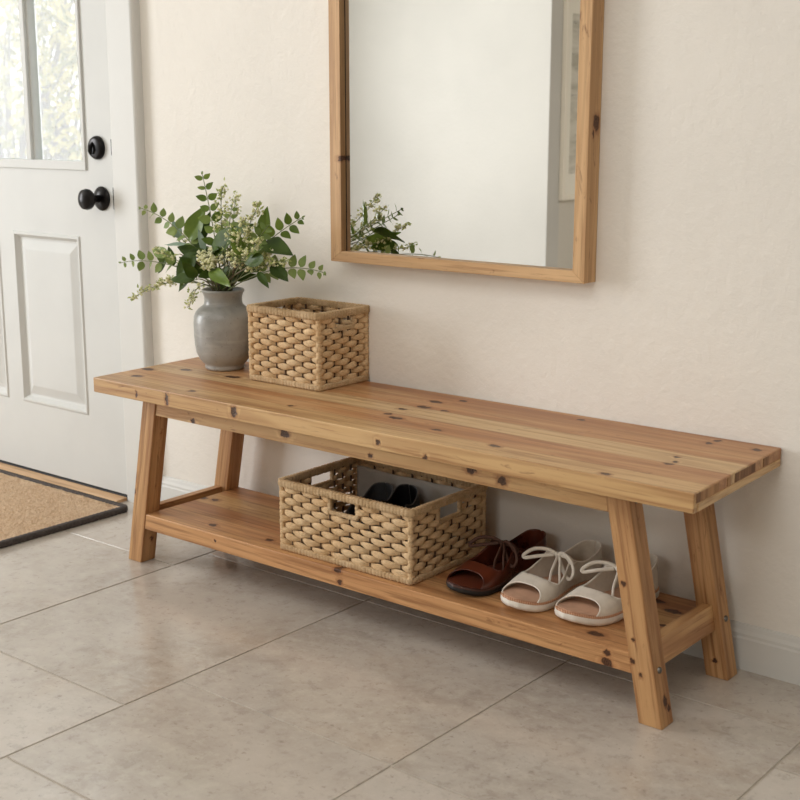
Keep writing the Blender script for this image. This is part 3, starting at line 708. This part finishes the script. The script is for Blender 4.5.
# ------------------------------------------------------------------ mirror
MX0, MX1, MZ0, MZ1, MD = .476, 1.178, .7585, 1.86, .047
mir = thing('wall_mirror', ((MX0+MX1)/2, -.001, MZ0), 'tall rectangular wall mirror in an oak box frame hanging above the bench', 'mirror')
FW, FR = .034, .029
def oak(nm, ax, sd, kn=()): return wood(nm, (200, 160, 116), (214, 178, 134), (162, 122, 82), ax, sd, origin=tuple(mir.location), knots=kn, rough=.5, knotcol=(64, 36, 20))
k = MB()
def miter(a, b, c, d):  # outer a->b, inner c<-d, as extruded quad
    k = MB(); q = [a, b, c, d]
    k.hexa([(x, -MD, z) for x, z in q] + [(x, -.001, z) for x, z in q]); return k
iL, iR, iB, iT = MX0+FW, MX1-FR, MZ0+.025, MZ1-.035
for nm, q, ax, sd, kn in (('frame_rail', [(MX0, MZ0), (MX1, MZ0), (iR, iB), (iL, iB)], 0, 51., ()), ('frame_rail', [(MX1, MZ1), (MX0, MZ1), (iL, iT), (iR, iT)], 0, 52., ()),
    ('frame_stile', [(MX0, MZ1), (MX0, MZ0), (iL, iB), (iL, iT)], 2, 53., ((MX0+FW, -.045, 1.0, .008, .02, .005),)), ('frame_stile', [(MX1, MZ0), (MX1, MZ1), (iR, iT), (iR, iB)], 2, 54., ((MX1, -.018, 1.083, .02, .010, .016), (MX1, -.03, 1.06, .02, .004, .006)))):
    miter(*q).build(nm, oak(nm+'_oak_%d' % sd, ax, sd, kn), mir, smooth=False, bevel=.001)
k = MB(); k.box(iL+.0035, iR+.004, -.030, -.0295, iB-.004, iT+.004)
N = NT('silvered_glass'); N.bsdf((.93, .93, .925, 1), .0, metal=1.); k.build('mirror_glass', N.m, mir, smooth=False)
k = MB(); k.box(iL-.004, iR+.004, -.0294, -.004, iB-.004, iT+.004); k.build('backing', M_black, mir, smooth=False)

# ------------------------------------------------------------------ doormat
MATZ = .013
mat_ = thing('doormat', (-.80, -.36, 0), 'tan coir doormat with a dark charcoal woven border, lying in front of the white door', 'doormat')
mx0, mx1, my0, my1 = -1.36, -.266, -.70, -.092
N = NT('coir'); p = N.obj(); a = N.noise(p, 260., 4, .75); b = N.noise(p, 14., 4, .7); c = N.noise(p, 90., 3, .7)
col = N.mix(N.rng(a, .35, .65), lin((200, 162, 126)), lin((242, 218, 188))); col = N.mix(N.math('MULTIPLY', N.rng(b, .42, .7), .4), col, lin((236, 212, 184))); col = N.mix(N.math('MULTIPLY', N.rng(c, .62, .72), .6), col, lin((112, 78, 48)))
N.bsdf(col, .95, N.math('ADD', a, c), 1., .006, spec=.1); M_coir = N.m
k = MB(); rows = []
nx_, ny_ = 300, 170
for j in range(ny_+1):
    row = []
    for i in range(nx_+1):
        x = mx0+.012+(mx1-mx0-.024)*i/nx_; y = my0+.012+(my1-my0-.024)*j/ny_
        row.append((x, y, MATZ-.001+.0035*noise.noise(Vector((x*150, y*150, 0)))+.002*noise.noise(Vector((x*40, y*40, 3)))))
    rows.append(row)
k.grid(rows); k.box(mx0+.012, mx1-.012, my0+.012, my1-.012, 0.0005, .006)
k.build('coir_pile', M_coir, mat_, sharp=180)
k = MB(); r = 0
for i in range(9000):
    x = rng.uniform(mx0+.5, mx1-.013); y = rng.uniform(my0+.013, my1-.013); a = rng.uniform(0, 2*PI); l = rng.uniform(.004, .009); h_ = rng.uniform(.002, .006)
    dx, dy = math.cos(a)*l, math.sin(a)*l; w_ = .0005
    k.add([(x-dy/l*w_, y+dx/l*w_, MATZ-.002), (x+dy/l*w_, y-dx/l*w_, MATZ-.002), (x+dx, y+dy, MATZ+h_)], [(0, 1, 2)])
o = k.build('coir_fibres', M_coir, mat_, smooth=False); o['kind'] = 'stuff'
k = MB(); pts = []
for x, y in rect_path(mx1-mx0-.01, my1-my0-.01, .012, .004): pts.append((x+(mx0+mx1)/2, y+(my0+my1)/2, .0085))
rad = [(.0085*(1+.10*math.sin(i*1.9)), .0095) for i in range(len(pts))]
k.tube(pts, rad, 10, closed=True, rect=True)
k.build('border_binding', simple('charcoal_binding', (70, 63, 60), .85, var=.3, scale=150., bump=.6, bscale=400.), mat_, sharp=180)

# ------------------------------------------------------------------ shoes
def lerp_tab(tab, s):
    for (a, va), (b, vb) in zip(tab, tab[1:]):
        if s <= b:
            t = (s-a)/(b-a) if b > a else 0; t = t*t*(3-2*t) if False else t
            return va+(vb-va)*t
    return tab[-1][1]
def smooth_tab(tab, s):
    # Catmull-Rom through the table
    n = len(tab)
    for i in range(n-1):
        if s <= tab[i+1][0] or i == n-2:
            x0, y0 = tab[max(i-1, 0)]; x1, y1 = tab[i]; x2, y2 = tab[i+1]; x3, y3 = tab[min(i+2, n-1)]
            t = min(1, max(0, (s-x1)/(x2-x1)))
            m1 = (y2-y0)/(x2-x0)*(x2-x1) if x2 != x0 else 0; m2 = (y3-y1)/(x3-x1)*(x2-x1) if x3 != x1 else 0
            return (2*t**3-3*t*t+1)*y1+(t**3-2*t*t+t)*m1+(-2*t**3+3*t*t)*y2+(t**3-t*t)*m2
WID = [(0, .0), (.012, .015), (.03, .0235), (.07, .0375), (.13, .0475), (.2, .053), (.28, .0545), (.36, .052), (.47, .044), (.58, .035), (.7, .0325), (.82, .0325), (.9, .0305), (.95, .026), (.98, .0185), (.995, .010), (1, .0)]
HT = [(0, .008), (.05, .013), (.12, .020), (.2, .027), (.3, .036), (.38, .046), (.48, .066), (.6, .080), (.8, .095), (1, .10)]
TOPL = [(.26, .050), (.30, .036), (.335, .026), (.38, .024), (.43, .029), (.49, .040), (.545, .051), (.60, .056), (.66, .049), (.74, .045), (.84, .052), (.93, .062), (1, .066)]
def shoe(name, loc, rz, label, mats, Ls=.25, side=1, open_toe=True, laces=True, group=None, sole_h=.016, sc_=1., cat='shoe', lace_mat=None, tilt=0.):
    t = thing(name, loc, label, cat, group, rz)
    t.scale = (sc_, sc_, sc_)
    if tilt: t.rotation_euler = (tilt, 0, rz)
    m_up, m_sole, m_welt, m_ins, m_edge = mats
    def cx(s): return side*(.010*(1-s)**2 - .006*math.sin(PI*s)) 
    def wid(s, k_=1.): return smooth_tab(WID, s)*k_
    def outline(grow, n=60):
        pts = []
        for i in range(n+1): s = .5-.5*math.cos(PI*i/n); pts.append((cx(s)+wid(s)+grow*min(1, wid(s)/.02), s))
        for i in range(n-1, 0, -1): s = .5-.5*math.cos(PI*i/n); pts.append((cx(s)-wid(s)-grow*min(1, wid(s)/.02), s))
        return [(x, s*Ls+(grow if s > .5 else -grow)*(1 if (s < .004 or s > .996) else .6*(abs(2*s-1)**8)), s) for x, s in pts]
    def plate(levels, nm, mt, top=None):
        k = MB(); rows = []
        for g, z in levels:
            rows.append([(x, y, z(s) if callable(z) else z) for x, y, s in outline(g)])
        o_ = k.grid(rows, closed_v=True); n = len(rows[0])
        k.f.append(tuple(range(n))[::-1]); k.f.append(tuple(range((len(rows)-1)*n, len(rows)*n)))
        return k.build(nm, mt, t, local=True, sharp=60)
    spr = lambda s: .010*max(0, (.22-s)/.22)**2      # toe spring
    plate([(-.002, lambda s: spr(s)), (.003, lambda s: .003+spr(s)), (.0042, lambda s: sole_h*.6+spr(s)), (.0035, lambda s: sole_h+spr(s)*.9)], 'sole', m_sole)
    plate([(.0032, lambda s: sole_h+spr(s)*.9), (.0036, lambda s: sole_h+.002+spr(s)*.9), (.0022, lambda s: sole_h+.0042+spr(s)*.9), (-.001, lambda s: sole_h+.0045+spr(s)*.9)], 'welt', m_welt)
    plate([(-.002, lambda s: sole_h+.004+spr(s)*.9), (-.0015, lambda s: sole_h+.0062+spr(s)*.9), (-.006, lambda s: sole_h+.0075+spr(s)*.8)], 'insole', m_ins)
    # upper
    zb = lambda s: sole_h+.003+spr(s)*.9
    NS, NM = 110, 120
    def pos(s, th):
        w = wid(s)*1.0+.0006; h = smooth_tab(HT, s); e = .80-.42*min(1, max(0, (s-.1)/.5))
        if s > .8: e = .38+.2*(s-.8)/.2
        c, q = math.cos(th), math.sin(th)
        x = w*math.copysign(abs(c)**e, c); z = zb(s)+h*abs(q)**(.9-.1*s)
        lean = .010*max(0, s-.9)/.1*(z-zb(s))/.07
        return Vector((cx(s)+x, s*Ls*1.0+ -lean*.6, z))
    verts = []; S = []
    for i in range(NS+1):
        s = .5-.5*math.cos(PI*i/NS); s = min(max(s, .0005), .9995); S.append(s)
        for j in range(NM+1): verts.append(pos(s, PI*j/NM))
    def front(th): return .085+.105*abs(math.sin(th))**1.1+.035*math.cos(th)
    def openf(s, th):
        if open_toe and s < front(th): return True
        return s > .29 and pos(s, th).z-zb(s) > smooth_tab(TOPL, s)+1e-6
    def snap(s, th):
        if open_toe and s < front(th): s = front(th)
        if s > .29 and pos(s, th).z-zb(s) > smooth_tab(TOPL, s):
            side_ = 0. if th < PI/2 else PI; a, b = side_, th
            for _ in range(22):
                m2 = (a+b)/2
                if pos(s, m2).z-zb(s) > smooth_tab(TOPL, s): b = m2
                else: a = m2
            th = a
        return pos(s, th)
    bm = bmesh.new(); bv = []; opn = []
    for i in range(NS+1):
        for j in range(NM+1):
            th = PI*j/NM; o_ = openf(S[i], th); opn.append(o_); bv.append(bm.verts.new(snap(S[i], th) if o_ else pos(S[i], th)))
    for i in range(NS):
        for j in range(NM):
            a = i*(NM+1)+j; q4 = (a, a+1, a+NM+2, a+NM+1)
            if all(opn[q] for q in q4): continue
            bm.faces.new([bv[q] for q in q4])
    bmesh.ops.delete(bm, geom=[v for v in bm.verts if not v.link_faces], context='VERTS')
    bmesh.ops.remove_doubles(bm, verts=bm.verts, dist=.00012)
    low = set(v for v in bm.verts if v.co.z < zb(min(max(v.co.y/Ls, 0), 1))+.0015)
    for it in range(4):
        new = {}
        for v in bm.verts:
            if v.is_boundary and v not in low:
                nb = [e.other_vert(v) for e in v.link_edges if e.is_boundary]
                if len(nb) == 2: new[v] = v.co*.5+(nb[0].co+nb[1].co)*.25
        for v, c in new.items(): v.co = c
    pip = MB(); seen = set()
    for e in bm.edges:
        if e.is_boundary and e not in seen and not (e.verts[0] in low and e.verts[1] in low):
            ch = [e.verts[0], e.verts[1]]; seen.add(e)
            for end in (1, 0):
                while True:
                    v = ch[-1] if end else ch[0]
                    nx = [q for q in v.link_edges if q.is_boundary and q not in seen and not (q.verts[0] in low and q.verts[1] in low)]
                    if not nx: break
                    seen.add(nx[0]); w_ = nx[0].other_vert(v)
                    if end: ch.append(w_)
                    else: ch.insert(0, w_)
            if len(ch) > 14:
                cc = [v.co.copy() for v in ch]; out = [cc[0]]
                for c in cc[1:]:
                    if (c-out[-1]).length > .0015: out.append(c)
                pip.tube(out, .0014, 6)
    me = bpy.data.meshes.new('upper'); bmesh.ops.recalc_face_normals(bm, faces=bm.faces); bm.to_mesh(me); bm.free()
    me.polygons.foreach_set('use_smooth', [True]*len(me.polygons)); me.materials.append(m_up)
    up = bpy.data.objects.new('upper', me); COL.objects.link(up); up.parent = t
    md = up.modifiers.new('solid', 'SOLIDIFY'); md.thickness = .0024; md.offset = -1
    if pip.v: pip.build('edge_binding', m_edge, up, local=True, sharp=180)
    if laces:
        s0 = .56; yL = s0*Ls; zt = zb(s0)+.056; w = wid(s0)
        zk = zt+.006; K = Vector((cx(s0), yL, zk)); L = MB(); r = .0033
        def curve(pts, n=20, rad=r):
            pts = [Vector(p) for p in pts]; out = []
            for i in range(len(pts)-1):
                p0 = pts[max(i-1, 0)]; p1 = pts[i]; p2 = pts[i+1]; p3 = pts[min(i+2, len(pts)-1)]
                for j in range(8):
                    u = j/8; out.append(.5*((2*p1)+(p2-p0)*u+(2*p0-5*p1+4*p2-p3)*u*u+(3*p1-p0-3*p2+p3)*u**3))
            out.append(pts[-1]); L.tube(out, lambda u: (rad*1.2, rad*.8), 8)
        x0 = cx(s0)
        curve([(x0-w*.98, yL, zt-.006), (x0-w*.7, yL-.001, zt+.006), K+Vector((-.004, 0, -.001))]); curve([(x0+w*.98, yL, zt-.006), (x0+w*.7, yL-.001, zt+.006), K+Vector((.004, 0, -.001))])
        curve([(x0-w*.98, yL+.012, zt-.008), (x0-w*.6, yL+.008, zt+.005), K]); curve([(x0+w*.98, yL+.012, zt-.008), (x0+w*.6, yL+.008, zt+.005), K])
        # loops
        curve([K, K+Vector((-.016, -.006, .006))*1.3, K+Vector((-.036, -.016, .004))*1.3, K+Vector((-.048, -.026, -.006))*1.3, K+Vector((-.046, -.026, -.011))*1.3, K+Vector((-.026, -.018, -.005))*1.3, K+Vector((-.006, -.003, -.001))*1.3])
        curve([K, K+Vector((.014, -.004, .006))*1.3, K+Vector((.032, -.006, .000))*1.3, K+Vector((.042, -.010, -.016))*1.3, K+Vector((.037, -.014, -.028))*1.3, K+Vector((.024, -.012, -.020))*1.3, K+Vector((.005, -.004, -.002))*1.3])
        # tails
        curve([K, K+Vector((.008, -.014, -.006))*1.3, K+Vector((.014, -.030, -.018))*1.3, K+Vector((.020, -.040, -.028))*1.3, K+Vector((.022, -.048, -.034))*1.3])
        curve([K, K+Vector((.012, -.008, -.004))*1.3, K+Vector((.022, -.020, -.016))*1.3, K+Vector((.030, -.028, -.030))*1.3, K+Vector((.033, -.032, -.040))*1.3])
        ball(L, K+Vector((0, -.001, .000)), .0062, .9, 14)
        L.build('laces', lace_mat, up, local=True, sharp=180)
    return t
def suede(nm, c, c2): 
    N = NT(nm); p = N.obj(); a = N.noise(p, 22., 4, .6); b = N.noise(p, 500., 3, .7)
    col = N.mix(N.rng(a, .3, .7), lin(c), lin(c2)); N.bsdf(col, .9, b, .25, .001, spec=.2, extra={'Sheen Weight': .3}); return N.m
M_suede = suede('grey_suede', (192, 182, 167), (216, 207, 193))
def sole_mat():
    N = NT('white_rubber_sole'); p = N.obj(); a = N.noise(p, 40., 3)
    N.bsdf(N.mix(N.rng(a, .3, .7), lin((222, 216, 206)), lin((236, 232, 224))), .55, N.noise(p, 300., 2), .15, .001); return N.m
M_sole = sole_mat()
N = NT('tan_welt'); p = N.obj(); xyz = N.n('ShaderNodeSeparateXYZ'); N.link(p, xyz.inputs[0])
st = N.rng(N.math('SINE', N.math('MULTIPLY', N.math('ADD', xyz.outputs[0], xyz.outputs[1]), 1000.)), .5, .8)
N.bsdf(N.mix(st, lin((170, 120, 88)), lin((206, 168, 136))), .6, st, .3, .001); M_welt = N.m
M_ins = simple('tan_insole', (196, 156, 130), .7, var=.08, scale=30., bump=.15, bscale=200.)
M_lace = suede('pale_grey_lace', (218, 210, 198), (234, 227, 216))
grey_m = (M_suede, M_sole, M_welt, M_ins, M_lace)
N = NT('oxblood_leather'); p = N.obj(); a = N.noise(p, 14., 4, .6); b = N.noise(p, 240., 3, .6)
N.bsdf(N.mix(N.rng(a, .3, .7), lin((58, 22, 14)), lin((98, 44, 26))), N.rng(a, .3, .7, .24, .36), b, .12, .001, spec=.55); M_ox = N.m
M_bsole = simple('black_shoe_sole', (22, 20, 20), .6); M_bw = simple('dark_brown_welt', (64, 32, 22), .45); M_bins = simple('dark_brown_insole', (88, 40, 24), .4); M_blace = simple('dark_brown_lace', (82, 52, 40), .7)
shoe('open_toe_shoe', (1.050, -.325, ZS1), math.radians(-10), 'dark oxblood leather open-toe shoe with thin laces, beside the wide basket on the shelf', (M_ox, M_bsole, M_bw, M_bins, M_ox), .275, 1, group='shoes on the lower shelf', lace_mat=M_blace, sole_h=.012)
shoe('open_toe_shoe', (1.188, -.325, ZS1), math.radians(-10), 'grey suede open-toe shoe with white sole, nearer the brown shoe', grey_m, .275, 1, group='shoes on the lower shelf', lace_mat=M_lace)
shoe('open_toe_shoe', (1.328, -.318, ZS1), math.radians(-7), 'grey suede open-toe shoe with white sole, partly behind the right front leg', grey_m, .27, -1, group='shoes on the lower shelf', lace_mat=M_lace)
M_blk = simple('black_leather', (22, 21, 22), .45, var=.2, scale=30.); M_dg = simple('charcoal_canvas', (62, 62, 64), .8, var=.15, scale=60.); M_edge = simple('grey_piping', (96, 94, 92), .7)
shoe('slip_on_shoe', (.738, -.300, ZS1+.012), math.radians(12), 'charcoal slip-on shoe inside the wide basket, left of the black one', (M_dg, M_bsole, M_bsole, M_blk, M_edge), .215, 1, False, False, 'dark shoes in the wide basket', tilt=math.radians(9))
shoe('slip_on_shoe', (.805, -.305, ZS1+.022), math.radians(10), 'black slip-on shoe with a grey edged opening inside the wide basket', (M_blk, M_bsole, M_bsole, M_blk, M_edge), .215, -1, False, False, 'dark shoes in the wide basket', tilt=math.radians(9))

# ------------------------------------------------------------------ picture in the hall, seen in the mirror
pic = thing('framed_print', (CX+.012, -5.1, .60), 'tall framed landscape print on the grey hall wall, seen in the mirror', 'picture')
py0, py1, pz0, pz1 = -5.40, -4.63, .60, 1.84
k = MB()
for b_ in ((py0, py0+.03, pz0, pz1), (py1-.03, py1, pz0, pz1), (py0+.03, py1-.03, pz0, pz0+.03), (py0+.03, py1-.03, pz1-.03, pz1)): k.box(CX+.001, CX+.03, b_[0], b_[1], b_[2], b_[3])
k.build('picture_frame', simple('cream_frame', (226, 220, 206), .5), pic, smooth=False)
N = NT('washed_landscape_print'); p = N.obj()
a = N.noise(N.vmath('MULTIPLY', p, (1, 1.2, 5.)), 2.2, 5, .6, .6); b = N.noise(N.vmath('MULTIPLY', p, (1, 2., 16.)), 2., 3, .6, .3)
col = N.mix(N.rng(a, .35, .7), lin((206, 202, 190)), lin((168, 164, 150))); col = N.mix(N.math('MULTIPLY', N.rng(b, .62, .68), .8), col, lin((92, 90, 82)))
N.bsdf(col, .6); Mp = N.m
k = MB(); k.box(CX+.001, CX+.012, py0+.03, py1-.03, pz0+.03, pz1-.03); k.build('mat_board', simple('mat_board_white', (228, 224, 212), .8), pic, smooth=False)
k = MB(); k.box(CX+.012, CX+.013, py0+.11, py1-.09, pz0+.16, pz1-.12); k.build('print', Mp, pic, smooth=False)

# ------------------------------------------------------------------ outside, seen through the door glass
struct(wbox('ground', simple('pale_gravel', (206, 202, 190), .9, var=.08, scale=5.), -40, 30, .15, 40, -.25, -.15))
def bush(x, y, w, h, n, label, mat, sd):
    r = random.Random(sd); t = thing('garden_bush', (x, y, -.15), label, 'bush', 'bushes outside the door')
    k = MB(); br = MB()
    tips = []
    for i in range(26):
        a = r.uniform(0, 2*PI); rr = w*.5*math.sqrt(r.random()); z = r.uniform(.3, 1)*h
        tip = Vector((x+rr*math.cos(a), y+rr*math.sin(a)*.7, z)); tips.append(tip)
        b0 = Vector((x+r.uniform(-.1, .1), y+r.uniform(-.1, .1), -.15)); br.tube(bez(b0, Vector((x+rr*.3*math.cos(a), y+rr*.3*math.sin(a), z*.7)), tip, 6), lambda u: .02*(1-u)+.004, 5)
    for i in range(n):
        c = tips[r.randrange(26)]; q = c+Vector([r.gauss(0, .20*w/2), r.gauss(0, .16*w/2), r.gauss(0, .20*h/2)])
        if q.z < .02: q.z = r.uniform(.1, 1)*h*.5
        d = Vector([r.uniform(-1, 1) for _ in range(3)]); leaf(k, q, d, Vector([r.uniform(-1, 1) for _ in range(3)]), r.uniform(.06, .11), .045, nl=3, nw=2)
    br.build('branches', M_tw, t); k.build('foliage', mat, t)
M_bush = leafmat('pale_bush_leaf', (112, 112, 52), (196, 182, 118), .6, .3)  # leaves vary at random between olive and pale cream
bush(-6.1, 3.6, 2.2, 2.6, 3200, 'pale green bush outside, filling the right part of the door glass', M_bush, 3)
bush(-9.9, 6.9, 3.0, 3.2, 3200, 'pale green bush outside, seen through the left part of the door glass', M_bush, 5)

# ------------------------------------------------------------------ light
w = bpy.data.worlds.new('sky'); sc.world = w; w.use_nodes = True; nt = w.node_tree; nt.nodes.clear()
o = nt.nodes.new('ShaderNodeOutputWorld'); b = nt.nodes.new('ShaderNodeBackground'); b.inputs[0].default_value = (.93, .97, 1., 1); b.inputs[1].default_value = 1.5; nt.links.new(b.outputs[0], o.inputs[0])
def area(name, loc, rot, sx, sy, e, c=(1, 1, 1)):
    l = bpy.data.lights.new(name, 'AREA'); l.shape = 'RECTANGLE'; l.size = sx; l.size_y = sy; l.energy = e; l.color = c
    ob = bpy.data.objects.new(name, l); COL.objects.link(ob); ob.location = loc; ob.rotation_euler = rot; return ob
# daylight through the left window (light sits in the opening, facing +x)
area('window_daylight', (-3.62, (WY0+WY1)/2, (WZ0+WZ1)/2), (0, -PI/2, 0), WZ1-WZ0, WY1-WY0, 130, (.965, .985, 1.))
# unseen fill lights added under the ceiling, in the room and the hall
area('ceiling_fill', (1.3, -2.2, TOPZ-.02), (0, 0, 0), 1.8, 1.2, 21, (1., .985, .965))
area('hall_fill', (2.2, -6.0, TOPZ-.02), (0, 0, 0), 1.5, 1.5, 80, (1., .98, .94))  # added to brighten the hall wall reflected in the mirror
sc.view_settings.view_transform = 'Standard'; sc.view_settings.look = 'None'; sc.view_settings.gamma = 1; sc.view_settings.use_curve_mapping = False
sc.view_settings.exposure = 0.03
sc.cycles.use_denoising = True
sc.cycles.max_bounces = 10; sc.cycles.diffuse_bounces = 6; sc.cycles.transparent_max_bounces = 8; sc.cycles.caustics_reflective = False; sc.cycles.caustics_refractive = False
